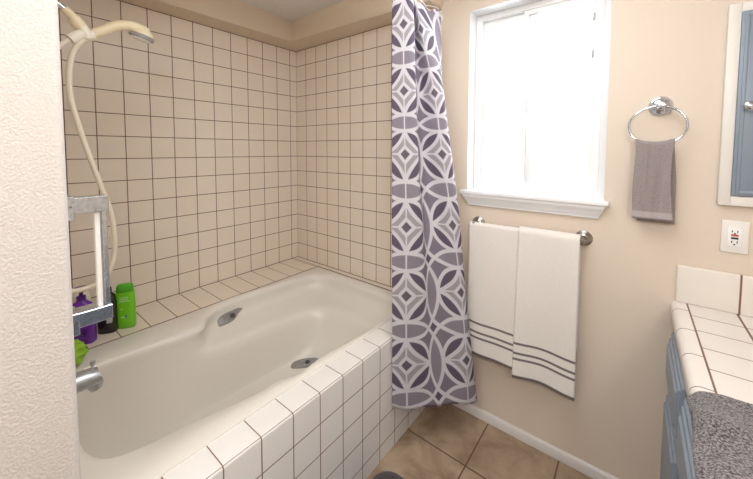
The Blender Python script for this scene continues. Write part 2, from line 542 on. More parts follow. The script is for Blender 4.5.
tub = thing('bathtub', (.73, -.75, .02), 'glossy cream built-in bathtub with two grey jets', 'bathtub')
rim_ctrl = [(1.008, -1.387), (1.055, -1.203), (1.096, -1.02), (1.098, -.945), (1.126, -.875), (1.120, -.80), (1.118, -.72), (1.136, -.56), (1.146, -.38),
            (1.125, -.21), (1.03, -.115), (.85, -.095), (.65, -.097), (.48, -.115), (.385, -.20), (.352, -.36), (.335, -.52), (.323, -.66), (.325, -.785), (.385, -.885),
            (.472, -.97), (.466, -1.18), (.452, -1.36), (.50, -1.445), (.62, -1.468), (.78, -1.468), (.92, -1.455)]
low_ctrl = [(1.008, -1.387), (1.055, -1.203), (1.085, -1.02), (1.092, -.945), (1.096, -.875), (1.096, -.80), (1.094, -.72), (1.085, -.56), (1.06, -.42),
            (1.01, -.31), (.94, -.245), (.84, -.225), (.72, -.23), (.63, -.255), (.57, -.32), (.535, -.42), (.515, -.54), (.502, -.66), (.495, -.78), (.488, -.885),
            (.478, -.97), (.466, -1.18), (.452, -1.36), (.50, -1.445), (.62, -1.468), (.78, -1.468), (.92, -1.455)]
rim = [(p.x, p.y) for p in spline([(x, y, 0) for x, y in rim_ctrl], 8, True)]
low = [(p.x, p.y) for p in spline([(x, y, 0) for x, y in low_ctrl], 8, True)]
N = len(rim)
cx0, cy0 = .74, -.78
def rect_proj(x, y, x0, x1, y0, y1):
    dx, dy = x - cx0, y - cy0
    t = 1e9
    if dx > 0: t = min(t, (x1 - cx0) / dx)
    if dx < 0: t = min(t, (x0 - cx0) / dx)
    if dy > 0: t = min(t, (y1 - cy0) / dy)
    if dy < 0: t = min(t, (y0 - cy0) / dy)
    return cx0 + dx * t, cy0 + dy * t
def floor_pt(x, y):
    # rounded box on the tub bottom in the same direction
    dx, dy = x - cx0, y - cy0
    a = math.atan2(dy / .5, dx / .27)
    c, s = math.cos(a), math.sin(a)
    e = .55
    return (cx0 + .02 + .25 * math.copysign(abs(c) ** e, c), cy0 - .10 + .45 * math.copysign(abs(s) ** e, s))
def smooth_floor():
    return [floor_pt(x, y) for x, y in rim]
flo = smooth_floor()
outer = [rect_proj(x, y, .297, 1.164, YP + .004, -.047) for x, y in rim]
for cxn, cyn in ((.297, YP + .004), (1.164, YP + .004), (.297, -.047), (1.164, -.047)):
    k = min(range(N), key=lambda i: (outer[i][0] - cxn) ** 2 + (outer[i][1] - cyn) ** 2)
    outer[k] = (cxn, cyn)
TZ = .5425
loops = []
loops.append([(x, y, TZ - .03) for x, y in outer])
loops.append([(x, y, TZ + .004) for x, y in outer])
loops.append([(lerp(o[0], q[0], .05), lerp(o[1], q[1], .05), TZ + .0055) for o, q in zip(outer, rim)])
def grow(d): # rim pushed outwards by d
    return [(cx0 + (x - cx0) * (1 + d / math.hypot(x - cx0, y - cy0)), cy0 + (y - cy0) * (1 + d / math.hypot(x - cx0, y - cy0))) for x, y in rim]
for g_, h_ in ((.026, .0055), (.014, .0030), (.004, -.0015), (-.005, -.009), (-.012, -.019)):
    lp = []
    for x, y in rim:
        k = lerp(1.0, .25, max(0, min(1, (x - .93) / .12)) * max(0, min(1, (y + 1.46) / .12)) * max(0, min(1, (-.16 - y) / .15)))   # crisper along the apron
        d = math.hypot(x - cx0, y - cy0); g2 = g_ * k
        lp.append((cx0 + (x - cx0) * (1 + g2 / d), cy0 + (y - cy0) * (1 + g2 / d), TZ + h_))
    loops.append(lp)
for z, s, m_ in ((.500, .02, 0), (.47, .03, .06), (.445, .04, .18), (.427, .045, .40), (.416, .05, .65), (.404, .06, .85), (.385, .08, .96), (.35, .13, 1), (.30, .215, 1), (.25, .32, 1),
                 (.205, .45, 1), (.17, .60, 1), (.15, .75, 1), (.138, .89, 1), (.134, 1.0, 1)):
    loops.append([(lerp(lerp(q[0], l_[0], m_), f[0], s), lerp(lerp(q[1], l_[1], m_), f[1], s), z) for q, l_, f in zip(rim, low, flo)])
for s in (.7, .4, .1):
    loops.append([(cx0 + (f[0] - cx0) * s, cy0 - .1 + (f[1] - cy0 + .1) * s, .134 - .003 * (1 - s)) for f in flo])
bm = bmesh.new()
loft(bm, loops, cap0=False)
# outer underside, hidden inside the surround
bmesh.ops.recalc_face_normals(bm, faces=bm.faces)
bvh = BVHTree.FromBMesh(bm)
obj('tub_shell', bm, M['acrylic'], tub, angle=60)

CAM = Vector((2.1282, -1.6343, 1.4146))
def jet(target, size, roll, flip=1):
    d = (Vector(target) - CAM).normalized()
    hit, nor, idx, dist = bvh.ray_cast(CAM, d)
    if hit is None: return
    if nor.dot(d) > 0: nor = -nor
    up = Vector((0, 0, 1)); up = (up - nor * up.dot(nor)).normalized()
    rt = up.cross(nor).normalized()
    ca, sa = math.cos(roll), math.sin(roll)
    e1 = rt * ca + up * sa; e2 = -rt * sa + up * ca
    out = [(-1.0, -.25), (-.93, .35), (-.55, .62), (-.1, .70), (.35, .66), (.72, .62), (1.0, .30), (.80, .08), (.55, -.12), (.25, -.52), (-.15, -.66), (-.6, -.70), (-.92, -.60)]
    o2 = spline([(a, b, 0) for a, b in out], 4, True)
    bm = bmesh.new()
    lp = []
    for sc, h in ((1.0, -.01), (1.0, .002), (.93, .010), (.75, .017), (.5, .018), (.3, .010)):
        lp.append([hit + e1 * (p.x * size * sc) + e2 * (p.y * size * .52 * sc) + nor * h for p in o2])
    loft(bm, lp)
    j = obj('jet', bm, M['jet'], tub, angle=50)
    bm = bmesh.new()
    c = hit + e1 * (size * .12) - e2 * (size * .05) + nor * .012
    lathe(bm, c, nor, [(size * .16, -.01), (size * .16, .006), (size * .10, .008), (0, .006)], 16)
    obj('nozzle', bm, M['jet_hole'], j)
jet((.32, -.73, .45), .084, .08)
jet((.815, -.582, .30), .090, .35)
# overflow plate on the tap end
h, nrm, i_, d_ = bvh.ray_cast(Vector((.74, -.8, .44)), Vector((0, -1, 0)))
bm = bmesh.new(); lathe(bm, h, (0, 1, .1), [(.035, -.012), (.035, .006), (.028, .010), (0, .011)], 24)
obj('overflow_plate', bm, M['chrome'], tub)

# ------------------------------------------------------------------ tub spout and shower
sp = thing('tub_spout', (.66, YP, .60), 'grey metal tub spout with diverter knob below the shower', 'spout')
bm = bmesh.new()
lathe(bm, (.66, YP, .618), (0, 1, -.03), [(.040, 0), (.040, .006), (.034, .010), (.033, .012)], 28)
rg = tube(bm, [(.66, YP + .004, .619), (.66, YP + .05, .619), (.66, YP + .10, .618), (.66, YP + .135, .616), (.66, YP + .144, .615)], [.033, .0335, .0325, .030, .0275], 28)
for v in rg[-1] + rg[-2]: v.co.y += (v.co.z - .615) * -.35
tube(bm, [(.66, YP + .125, .60), (.66, YP + .132, .572)], [.024, .018], 20)
obj('spout_body', bm, M['chrome_dull'], sp)
bm = bmesh.new()
lathe(bm, (.66, YP + .122, .636), (0, .1, 1), [(.004, 0), (.0035, .014), (.004, .018), (.0085, .032), (.0085, .036), (0, .037)], 16)
obj('diverter_knob', bm, M['chrome_dull'], sp)

sh = thing('handheld_shower', (.65, YP, 1.95), 'cream handheld shower on a cream bracket, hose hanging down beside it', 'shower')
SXX = .65
bm = bmesh.new()
lathe(bm, (SXX, YP, 1.925), (0, 1, -.4), [(.032, 0), (.030, .006), (.015, .014)], 24)
tube(bm, [(SXX, YP, 1.925), (SXX, YP + .03, 1.918), (SXX, -1.445, 1.890), (SXX, -1.412, 1.864)], .0095, 14)
obj('shower_arm', bm, M['chrome'], sh)
bm = bmesh.new()
tube(bm, [(SXX, -1.418, 1.870), (SXX, -1.400, 1.852)], .0135, 18)
tube(bm, [(SXX, -1.407, 1.858), (SXX, -1.384, 1.832)], [.012, .018], 18)
tube(bm, [(SXX, -1.398, 1.845), (SXX, -1.378, 1.820)], .0195, 18)
obj('swivel_nut', bm, M['cream_plastic'], sh)
bm = bmesh.new()
tube(bm, [(SXX, -1.384, 1.830), (SXX, -1.368, 1.806), (SXX, -1.360, 1.788)], [.016, .018, .017], 18)
tube(bm, [(SXX, -1.368, 1.808), (SXX, -1.393, 1.788), (SXX, -1.408, 1.774)], [.016, .0165, .0155], 18)
tube(bm, [(SXX, -1.372, 1.804), (SXX, -1.362, 1.798), (SXX, -1.347, 1.804)], [.016, .0175, .0175], 18)
obj('diverter_body', bm, M['pale_plastic'], sh)
bm = bmesh.new()
hp = spline([(SXX, -1.356, 1.800), (SXX, -1.343, 1.812), (SXX, -1.322, 1.826), (SXX, -1.285, 1.853), (SXX, -1.245, 1.864), (SXX, -1.212, 1.859), (SXX, -1.184, 1.842)], 6)
n_ = len(hp)
tube(bm, hp, [interp(i / (n_ - 1), [(0, .015), (.3, .0165), (.6, .0185), (.8, .022), (.93, .024), (1, .012)]) for i in range(n_)], 20)
obj('shower_handle', bm, M['cream_plastic'], sh)
hd = Vector((SXX, -1.204, 1.852)); ax = Vector((-.20, -.22, -1)).normalized()
bm = bmesh.new(); lathe(bm, hd, ax, [(.012, -.016), (.028, -.008), (.036, .003), (.037, .010), (.036, .012)], 32)
obj('spray_head', bm, M['cream_plastic'], sh)
bm = bmesh.new(); lathe(bm, hd, ax, [(.039, .0095), (.039, .022), (.034, .0235)], 32)
ring_ = obj('spray_ring', bm, M['jet'], sh)
bm = bmesh.new(); lathe(bm, hd, ax, [(.033, .015), (.031, .027), (.024, .030), (0, .030)], 32)
obj('spray_face', bm, M['white_plastic'], sh)
hz = [(SXX, -1.362, 1.790), (SXX, -1.386, 1.765), (SXX, -1.408, 1.71), (SXX, -1.4145, 1.60), (SXX, -1.393, 1.478), (SXX, -1.365, 1.36), (SXX, -1.345, 1.285),
      (SXX, -1.320, 1.178), (SXX, -1.313, 1.066), (SXX, -1.330, .978), (SXX - .004, -1.362, .940), (SXX - .01, -1.395, .930), (SXX - .015, -1.437, .934), (SXX - .02, -1.468, .985), (SXX - .02, -1.482, 1.12),
      (SXX - .015, -1.484, 1.40), (SXX, -1.474, 1.62), (SXX, -1.447, 1.725), (SXX, -1.409, 1.774)]
bm = bmesh.new(); tube(bm, spline(hz, 10), .0085, 12)
obj('hose', bm, simple('cream_hose', (.66, .59, .47), .35), sh)

# ------------------------------------------------------------------ chrome double bar by the partition
gb = thing('bracketed_bar', (1.21, YP, 1.03), 'chrome bracketed double upright bar mounted at the edge of the textured partition', 'grab bar')
for zz0, zz1 in ((1.281, 1.314), (1.042, 1.073)):
    bm = bmesh.new(); box(bm, 1.186, 1.238, YP - .0005, YP + .012, zz0 - .012, zz1 + .003, .0012, 1)
    mp = obj('mounting_plate', bm, M['galvanised'], gb, angle=20)
    bm = bmesh.new(); box(bm, 1.192, 1.232, YP + .010, YP + .068, zz0, zz1, .0012, 1)
    obj('bracket', bm, M['galvanised'], gb, angle=20)
    bm = bmesh.new(); lathe(bm, (1.237, YP + .006, (zz0 + zz1) / 2), (1, 0, 0), [(.0025, 0), (.0025, .0025), (0, .003)], 10)
    obj('screw', bm, M['nickel'], mp)
bm = bmesh.new(); box(bm, 1.206, 1.222, YP + .0455, YP + .0540, 1.07, 1.284, .0008, 1); obj('upright_bar', bm, M['bar_white'], gb, angle=20)['label'] = 'white upright bar'
bm = bmesh.new(); box(bm, 1.206, 1.226, YP + .0565, YP + .0655, 1.07, 1.284, .0010, 1); obj('upright_bar', bm, M['galvanised'], gb, angle=20)['label'] = 'chrome upright bar'

# ------------------------------------------------------------------ bottles on the ledge
def oval(cx, cy, z, a, b, ang, n=28, e=1.0):
    out = []
    ca, sa = math.cos(ang), math.sin(ang)
    for k in range(n):
        t = 2 * PI * k / n
        c, s = math.cos(t), math.sin(t)
        p, q = a * math.copysign(abs(c) ** e, c), b * math.copysign(abs(s) ** e, s)
        out.append((cx + p * ca - q * sa, cy + p * sa + q * ca, z))
    return out
def bottle_part(name, cx, cy, prof, ang, mat, par, e=.7):
    bm = bmesh.new()
    loft(bm, [oval(cx, cy, z, a, b, ang, e=e) for z, a, b in prof])
    return obj(name, bm, mat, par, angle=45)
def printed(par, cx, cy, ang, b, cells, mat):
    """little raised printed marks on the broad face, cells: (u0,u1,z0,z1)"""
    bm = bmesh.new()
    ca, sa = math.cos(ang), math.sin(ang)
    nx, ny = sa, -ca
    for u0, u1, z0, z1 in cells:
        vs = []
        for off in (b - .003, b + .0012):
            for u, z in ((u0, z0), (u1, z0), (u1, z1), (u0, z1)):
                vs.append(bm.verts.new((cx + u * ca + nx * off, cy + u * sa + ny * off, z)))
        for q in ((4, 5, 6, 7), (3, 2, 1, 0), (0, 1, 5, 4), (1, 2, 6, 5), (2, 3, 7, 6), (3, 0, 4, 7)):
            bm.faces.new([vs[i] for i in q])
    return obj('printed_label', bm, mat, par)
FA = math.radians(57)      # broad faces turned to the room
gx, gy = .203, -1.184
g = thing('shampoo_bottle', (gx, gy, DZ), 'lime green shampoo bottle with a darker green cap on the tub ledge', 'bottle')
bottle_part('bottle_body', gx, gy, [(DZ + .0005, .036, .018), (DZ + .004, .0395, .021), (DZ + .06, .0405, .022), (DZ + .12, .040, .022), (DZ + .170, .0385, .021), (DZ + .176, .036, .019)], FA, M['green'], g)
bottle_part('cap', gx, gy, [(DZ + .1762, .0345, .018), (DZ + .178, .0355, .019), (DZ + .205, .0335, .0175), (DZ + .212, .030, .0155), (DZ + .2145, .024, .011)], FA, M['green_cap'], g)
rnd = random.Random(3)
cells = []
for zrow in (.150, .141, .132):
    u = -.016
    while u < .018:
        w_ = rnd.uniform(.002, .005); cells.append((u, u + w_, DZ + zrow, DZ + zrow + .0055)); u += w_ + .0012
printed(g, gx, gy, FA, .0215, cells, M['print_green'])
printed(g, gx, gy, FA, .0215, [(-.014, -.004, DZ + .095, DZ + .099)], M['print_green'])
printed(g, gx, gy, FA, .0215, [(-.012, .002, DZ + .055, DZ + .061)], M['print_green'])
printed(g, gx, gy, FA, .0215, [(.004, .013, DZ + .052, DZ + .069)], M['print_blue'])
kx, ky = .190, -1.252
k_ = thing('shampoo_bottle', (kx, ky, DZ), 'black bottle with a white printed patch between the green and purple bottles', 'bottle')
bottle_part('bottle_body', kx, ky, [(DZ + .0005, .034, .020), (DZ + .004, .037, .022), (DZ + .08, .038, .023), (DZ + .15, .037, .022), (DZ + .175, .032, .019), (DZ + .185, .022, .016)], FA, M['black'], k_)
bottle_part('cap', kx, ky, [(DZ + .185, .020, .016), (DZ + .187, .021, .017), (DZ + .212, .020, .016), (DZ + .215, .017, .013)], FA, M['black'], k_, 1)
cells = []
for row in range(5):
    u = .006
    while u < .026:
        w_ = rnd.uniform(.003, .006); cells.append((u, min(.028, u + w_), DZ + .052 + row * .0095, DZ + .059 + row * .0095)); u += w_ + .001
printed(k_, kx, ky, FA, .0236, cells, M['print_light'])
px_, py_ = .212, -1.344
p_ = thing('body_wash_bottle', (px_, py_, DZ), 'purple pump bottle standing behind the lower chrome bracket', 'bottle')
PA = math.radians(50)
bottle_part('bottle_body', px_, py_, [(DZ + .0005, .046, .024), (DZ + .005, .050, .027), (DZ + .09, .050, .027), (DZ + .155, .045, .025), (DZ + .178, .036, .021), (DZ + .190, .018, .016), (DZ + .198, .014, .014)], PA, M['purple'], p_)
bottle_part('pump_collar', px_, py_, [(DZ + .196, .0165, .0165), (DZ + .212, .0165, .0165), (DZ + .216, .009, .009)], PA, M['purple_dark'], p_, 1)
bm = bmesh.new()
lathe(bm, (px_, py_, DZ + .214), (0, 0, 1), [(.007, 0), (.007, .020), (.024, .022), (.031, .026), (.031, .033), (.026, .037), (0, .038)], 28)
obj('pump_head', bm, M['purple_dark'], p_)
printed(p_, px_, py_, PA, .0275, [(.010, .030, DZ + .040, DZ + .046), (.012, .032, DZ + .050, DZ + .056), (.010, .028, DZ + .060, DZ + .066), (.014, .030, DZ + .070, DZ + .076)], M['purple_dark'])
wx_, wy_ = .070, -1.324
w_b = thing('lotion_bottle', (wx_, wy_, DZ), 'round-topped white bottle beside the purple bottle, half hidden by the partition', 'bottle')
bm = bmesh.new(); lathe(bm, (wx_, wy_, DZ + .0005), (0, 0, 1), [(.030, 0), (.034, .004), (.034, .12), (.033, .128)], 28); obj('bottle_body', bm, M['white_plastic'], w_b)
bm = bmesh.new(); lathe(bm, (wx_, wy_, DZ + .128), (0, 0, 1), [(.034, 0), (.036, .006), (.037, .025), (.033, .045), (.022, .060), (0, .066)], 28); obj('cap', bm, M['pale_plastic'], w_b)
# mesh sponge on the rim
bm = bmesh.new()
bmesh.ops.create_icosphere(bm, subdivisions=4, radius=.050)
for v in bm.verts:
    d = v.co.normalized()
    a = math.atan2(d.y, d.x)
    rr = .048 + .004 * math.sin(6 * a + 3 * d.z) + .003 * math.sin(11 * d.z + 2 * a) + .002 * math.sin(9 * d.x + 6 * d.y)
    v.co = d * rr
zmin = min(v.co.z for v in bm.verts)
bmesh.ops.translate(bm, verts=bm.verts, vec=(.395, -1.412, TZ + .006 - zmin - .001))
pouf = tag(obj('bath_sponge', bm, M['pouf'], angle=80), 'ruffled green bath sponge on the tub rim above the spout', 'sponge')

# ------------------------------------------------------------------ shower curtain and rod
rod = thing('curtain_rod', (1.25, -.75, 2.125), 'white shower curtain rod under the soffit above the tub apron', 'curtain rod')
bm = bmesh.new(); tube(bm, [(1.25, YP + .004, 2.135), (1.25, -.004, 2.135)], .0115, 18); obj('rod', bm, M['vinyl'], rod)
for y0, dy in ((YP, 1), (0, -1)):
    bm = bmesh.new(); lathe(bm, (1.25, y0, 2.135), (0, dy, 0), [(.024, 0), (.024, .008), (.016, .022), (.0125, .024)], 24); obj('end_flange', bm, M['vinyl'], rod)

CY = .667862539
def bearing(px, row):
    """horizontal bearing of a fold line measured on the photo (camera solved from the tile grid)"""
    a = (px - 379.553) / 325.77; b = (row - 167.868) / 325.77
    cp_, sp_ = math.cos(-.054563), math.sin(-.054563)
    rx, ry = math.cos(CY), math.sin(CY); fx, fy = -math.sin(CY), math.cos(CY)
    h = cp_ + b * sp_
    d = Vector((fx * h + a * rx, fy * h + a * ry)); d.normalize()
    return d
# plan position of eight fold lines: table height -> (column, distance); built as folds standing in the room
zs_row = [(30, 1.92), (91, 1.68), (154, 1.395), (219, 1.09), (283, .80), (352, .46), (400, .22)]
ctab = {
 0: [391.5, 391.5, 392, 392, 392.5, 393, 393],
 1: [403, 403.5, 405, 406.6, 406.6, 407, 408],
 2: [413.5, 415, 417.5, 421, 422.5, 424, 427],
 3: [411.5, 414, 417, 425, 430.5, 435.5, 440],
 4: [415, 422, 426, 437, 444.5, 450, 454],
 5: [422, 434, 442.5, 452.5, 461, 467, 469],
 6: [431, 443, 451.5, 460, 465, 472, 477],
 7: [441, 442, 447, 455, 461, 467, 472]}
rtop = [1.44, 1.41, 1.40, 1.50, 1.53, 1.47, 1.50, 1.66]
rbot = [1.46, 1.465, 1.495, 1.505, 1.535, 1.56, 1.610, 1.628]
uk = [-.235, 0, .23, .5, .73, 1.0, 1.26, 1.6]
vtab = [(.421, 0), (.754, 1), (1.071, 2), (1.398, 3), (1.669, 4), (1.947, 5)]
def plan(k, z):
    rows = sorted([(zz, ctab[k][i]) for i, (_, zz) in enumerate(zs_row)])
    px = interp(min(max(z, .15), 2.1), rows)
    t = (z - .2) / (2.0 - .2)
    if k >= 3: tt = max(0, min(1, t)) ** (1.6 if k == 3 else 1.0)
    else: tt = max(0, min(1, t))
    row = interp(min(max(z, .15), 2.1), sorted([(zz, rw) for rw, zz in zs_row]))
    return Vector((CAM.x, CAM.y)) + bearing(px, row) * lerp(rbot[k], rtop[k], tt)
top_z = [(0, 2.045), (1, 2.075), (2, 2.07), (3, 2.065), (4, 2.05), (5, 2.06), (6, 2.05), (7, 2.09)]
bot_z = [(0, .217), (1, .200), (2, .200), (3, .206), (4, .204), (5, .198), (6, .186), (7, .186)]
NV, NS = 110, 12
bm = bmesh.new()
uvl = bm.loops.layers.uv.new('UVMap')
grid, uvs = [], []
for iv in range(NV + 1):
    t = iv / NV
    row, ru = [], []
    ctrl = []
    for k in range(8):
        z = lerp(interp(k, bot_z), interp(k, top_z), t)
        p = plan(k, z)
        ctrl.append((p.x, p.y, z))
    pts = spline(ctrl, NS)
    us = spline([(u, 0, 0) for u in uk], NS)
    for p, u in zip(pts, us):
        # small scallop at the gathered top
        row.append(bm.verts.new((p.x, p.y, p.z + (.010 * math.sin(u.x * 22) * max(0, (t - .97) / .03)))))
        ru.append((u.x, interp(p.z, vtab)))
    grid.append(row); uvs.append(ru)
for i in range(NV):
    for j in range(len(grid[0]) - 1):
        f = bm.faces.new((grid[i][j], grid[i][j + 1], grid[i + 1][j + 1], grid[i + 1][j]))
        for l, (a, b) in zip(f.loops, ((i, j), (i, j + 1), (i + 1, j + 1), (i + 1, j))): l[uvl].uv = uvs[a][b]
top_pts = [grid[NV][j].co.copy() for j in (2, NS * 2 - 2, NS * 4, NS * 5, NS * 6, NS * 7 - 2)]
cur = thing('shower_curtain', (1.36, -.3, .2), 'white and purple-grey geometric shower curtain bunched beside the window wall', 'shower curtain')
cl = obj('curtain_cloth', bm, M['curtain'], cur, angle=170)
sm = cl.modifiers.new('thickness', 'SOLIDIFY'); sm.thickness = .0012; sm.offset = 0
for q in top_pts:
    bm = bmesh.new()
    yy = q.y
    path = []
    top = Vector((1.25, yy, 2.135 + .0155))
    path = spline([(q.x, q.y, q.z - .014), (q.x - .004, q.y, q.z + .01), ((q.x + 1.2655) / 2 + .006, q.y, lerp(q.z, 2.135, .6)), (1.2655, yy, 2.135), (1.25, yy, 2.150), (1.2345, yy, 2.135), (1.242, yy, 2.118)], 6)
    tube(bm, path, .0018, 8)
    obj('curtain_hook', bm, M['white_plastic'], cur)

# ------------------------------------------------------------------ towel bar with two bath towels
tbz, tby = 1.040, -.062
tb = thing('towel_bar', (1.733, 0, tbz - .03), 'brushed nickel towel bar below the window carrying two white towels', 'towel bar')
bm = bmesh.new(); tube(bm, [(1.500, tby, tbz), (1.966, tby, tbz)], .0085, 18); obj('bar', bm, M['nickel'], tb)
for x_ in (1.497, 1.962):
    bm = bmesh.new()
    lathe(bm, (x_, -.0003, tbz), (0, -1, 0), [(.033, 0), (.033, .004), (.029, .008), (.027, .009), (.025, .013), (.018, .018), (.0145, .020), (.0125, .035), (.0135, .048), (.0165, .056), (.0165, .068), (.012, .075), (0, .077)], 36)
    obj('post', bm, M['nickel'], tb)
def bath_towel(x0, x1, zb, zback, yfront, seed, label, rbar, skew=0):
    rnd = random.Random(seed)
    ph = [rnd.uniform(0, 6.28) for _ in range(4)]
    bm = bmesh.new(); uvl = bm.loops.layers.uv.new('UVMap')
    prof = []                       # (y, z, dist from front hem)
    nF = 46
    for i in range(nF): 
        z = lerp(zb, tbz, i / (nF - 1)); prof.append((tby - rbar, z))
    for i in range(1, 9):
        a = PI * i / 9
        prof.append((tby - rbar * math.cos(a), tbz + rbar * math.sin(a)))
    for i in range(30):
        z = lerp(tbz, zback, i / 29); prof.append((tby + rbar, z))
    NX = 30
    rows = []
    dist = 0; last = None; dl = []
    for y, z in prof:
        if last: dist += math.hypot(y - last[0], z - last[1])
        dl.append(dist); last = (y, z)
    for (y, z), dd in zip(prof, dl):
        row = []
        back = y > tby + .5 * rbar
        k = max(0, (tbz - z)) / (tbz - zb)
        for j in range(NX + 1):
            s = j / NX; xg = lerp(x0, x1, s)
            amp = .012 * k ** .8
            yy = y + (0 if back else amp * (math.sin(xg * 31 + .9 + .8 * k) * .55 + math.sin(xg * 13 + 2.1) * .6) - .020 * k)
            if back: yy = min(-.012, y + .006 * k * math.sin(s * 5 + ph[2]))
            xx = lerp(x0, x1, s) + (.006 * k * (s - .5) + skew * k)
            zz = z + (.004 * math.sin(s * 4 + ph[3]) * k if not back else 0)
            row.append(bm.verts.new((xx, yy, zz)))
        rows.append(row)
    for i in range(len(rows) - 1):
        for j in range(NX):
            f = bm.faces.new((rows[i][j], rows[i][j + 1], rows[i + 1][j + 1], rows[i + 1][j]))
            for l, (a, b) in zip(f.loops, ((i, j), (i, j + 1), (i + 1, j + 1), (i + 1, j))): l[uvl].uv = (b / NX, dl[a])
    o = obj('bath_towel', bm, M['towel'], angle=170)
    m = o.modifiers.new('thickness', 'SOLIDIFY'); m.thickness = .007; m.offset = 0
    return tag(o, label, 'towel', 'white bath towels on the bar')
bath_towel(1.478, 1.726, .400, .52, 0, 11, 'shorter-hanging white towel with grey stripes next to the shower curtain', .0132, .008)
bath_towel(1.716, 1.958, .374, .55, 0, 5, 'longer-hanging white towel with grey stripes at the right end of the bar', .0225, 0)

# ------------------------------------------------------------------ towel ring and hand towel
rc = Vector((2.192, 0, 1.5835))
tr = thing('towel_ring', (2.192, 0, 1.5835), 'round chrome towel ring on the beige wall right of the window', 'towel ring')
bm = bmesh.new()
lathe(bm, (rc.x, -.0003, rc.z), (0, -1, 0), [(.037, 0), (.037, .004), (.034, .008), (.030, .009), (.028, .013), (.020, .018), (.013, .020), (.010, .026), (.010, .036), (.014, .042), (.015, .050), (.011, .055), (0, .057)], 40)
obj('mounting_rose', bm, M['chrome'], tr)
RR, ry_ = .0795, -.046
rcz = 1.508
bm = bmesh.new()
tube(bm, [(2.183 + RR * 1.035 * math.sin(2 * PI * k / 64), ry_, rcz + (RR - .007) * math.cos(2 * PI * k / 64)) for k in range(64)], .0042, 12, closed=True)
obj('ring', bm, M['chrome'], tr)
def hand_towel():
    bm = bmesh.new()
    zt = rcz - (RR - .007)
    x0, x1 = 2.122, 2.234
    rb = .012
    prof = []
    for i in range(40): prof.append((-1, lerp(1.160, zt, i / 39)))
    for i in range(1, 8): prof.append((-math.cos(PI * i / 8), zt + rb * math.sin(PI * i / 8)))
    for i in range(40): prof.append((1, lerp(zt, 1.146, i / 39)))
    NX = 36
    rows = []
    for sd, z in prof:
        row = []
        k = max(0, (zt - z)) / (zt - 1.15)
        for j in range(NX + 1):
            s = j / NX
            xx = lerp(x0, x1, s)
            dz = .012 * (2 * s - 1) ** 2 * (1 - k)
            if sd > .5: xx += .009 * min(1, k * 2.2) + .004 * k
            xx += .004 * math.sin(6 * k + 1) * (1 - s) * .6 - (.006 * math.sin(k * 4.2) * s if sd < 0 else 0)
            crease = .006 * math.exp(-((s - .28 - .05 * k) / .07) ** 2) * (1 - .6 * k) - .006 * math.exp(-((s - .70 + .32 * (k - .45) * (1 if k > .45 else -.2)) / .08) ** 2) * min(1, 2 * k)
            fl = .010 * k
            yy = ry_ + sd * (rb + fl * .6) - (crease if sd < .5 else -crease * .3)
            if sd > .5: yy = min(yy, -.012)
            row.append(bm.verts.new((xx, yy, z + dz)))
        rows.append(row)
    for i in range(len(rows) - 1):
        for j in range(NX):
            f = bm.faces.new((rows[i][j], rows[i][j + 1], rows[i + 1][j + 1], rows[i + 1][j]))
            f.material_index = 1 if 1 <= i < 4 else 0
    o = obj('hand_towel', bm, [M['terry_grey'], M['terry_band']], angle=170)
    m = o.modifiers.new('thickness', 'SOLIDIFY'); m.thickness = .006; m.offset = 0
    tag(o, 'grey hand towel hanging folded through the chrome towel ring', 'towel')
hand_towel()

# ------------------------------------------------------------------ outlet
ou = thing('wall_outlet', (2.404, 0, 1.064), 'white wall outlet with red and black buttons above the counter', 'outlet')
bm = bmesh.new(); box(bm, 2.3705, 2.4375, -.006, -.0002, 1.0645, 1.1765, .0025, 2); cp = obj('cover_plate', bm, M['outlet'], ou)
bm = bmesh.new(); box(bm, 2.3855, 2.4205, -.0085, -.005, 1.0875, 1.1535, .0015); rcp = obj('receptacle', bm, M['white_plastic'], ou)
for nm, z0, mt in (('reset_button', 1.1235, 'red'), ('test_button', 1.1130, 'dark')):
    bm = bmesh.new(); box(bm, 2.3945, 2.4120, -.0105, -.008, z0, z0 + .0065, .0008); obj(nm, bm, M[mt], rcp)['label'] = ('red' if mt == 'red' else 'black') + ' button'
for zc in (1.1395, 1.1030):
    for xx in (2.3965, 2.4095):
        bm = bmesh.new(); box(bm, xx - .0013, xx + .0013, -.0089, -.0084, zc - .0035, zc + .0035); obj('slot', bm, M['dark'], rcp)
for zc in (1.1325, 1.0945):
    bm = bmesh.new(); lathe(bm, (2.403, -.0083, zc), (0, -1, 0), [(.0026, 0), (.0026, .0007)], 12); obj('ground_hole', bm, M['dark'], rcp)
for zc in (1.170, 1.071):
    bm = bmesh.new(); lathe(bm, (2.404, -.0058, zc), (0, -1, 0), [(.0025, 0), (.002, .0009), (0, .001)], 12); obj('screw', bm, M['outlet'], cp)

# ------------------------------------------------------------------ wall cabinet
wc = thing('wall_cabinet', (2.58, 0, 1.228), 'blue-grey wall cabinet with an off-white surround and chrome knob', 'cabinet')
CX0, CX1, CZ0, CZ1 = 2.355, 2.83, 1.229, 1.908
bm = bmesh.new()
rect_frame(bm, CX0, CX1, CZ0, CZ1, -.020, -.0003, .031, .031, .034, .030, .003)
box(bm, CX0 + .029, CX1 - .029, -.008, -.0003, CZ0 + .03, CZ1 - .028)
obj('surround', bm, M['cab_white'], wc)
DX0, DX1, DZ0, DZ1 = CX0 + .031, CX1 - .031, CZ0 + .036, CZ1 - .030
bm = bmesh.new()
rect_frame(bm, DX0, DX1, DZ0, DZ1, -.026, -.009, .050, .050, .038, .045, .002)
rect_frame(bm, DX0 + .008, DX1 - .008, DZ0 + .008, DZ1 - .008, -.029, -.020, .010, .010, .010, .010, .002)
box(bm, DX0 + .048, DX1 - .048, -.022, -.009, 1.404, DZ1 - .043, .002)
dr = obj('door', bm, M['cabinet'], wc)
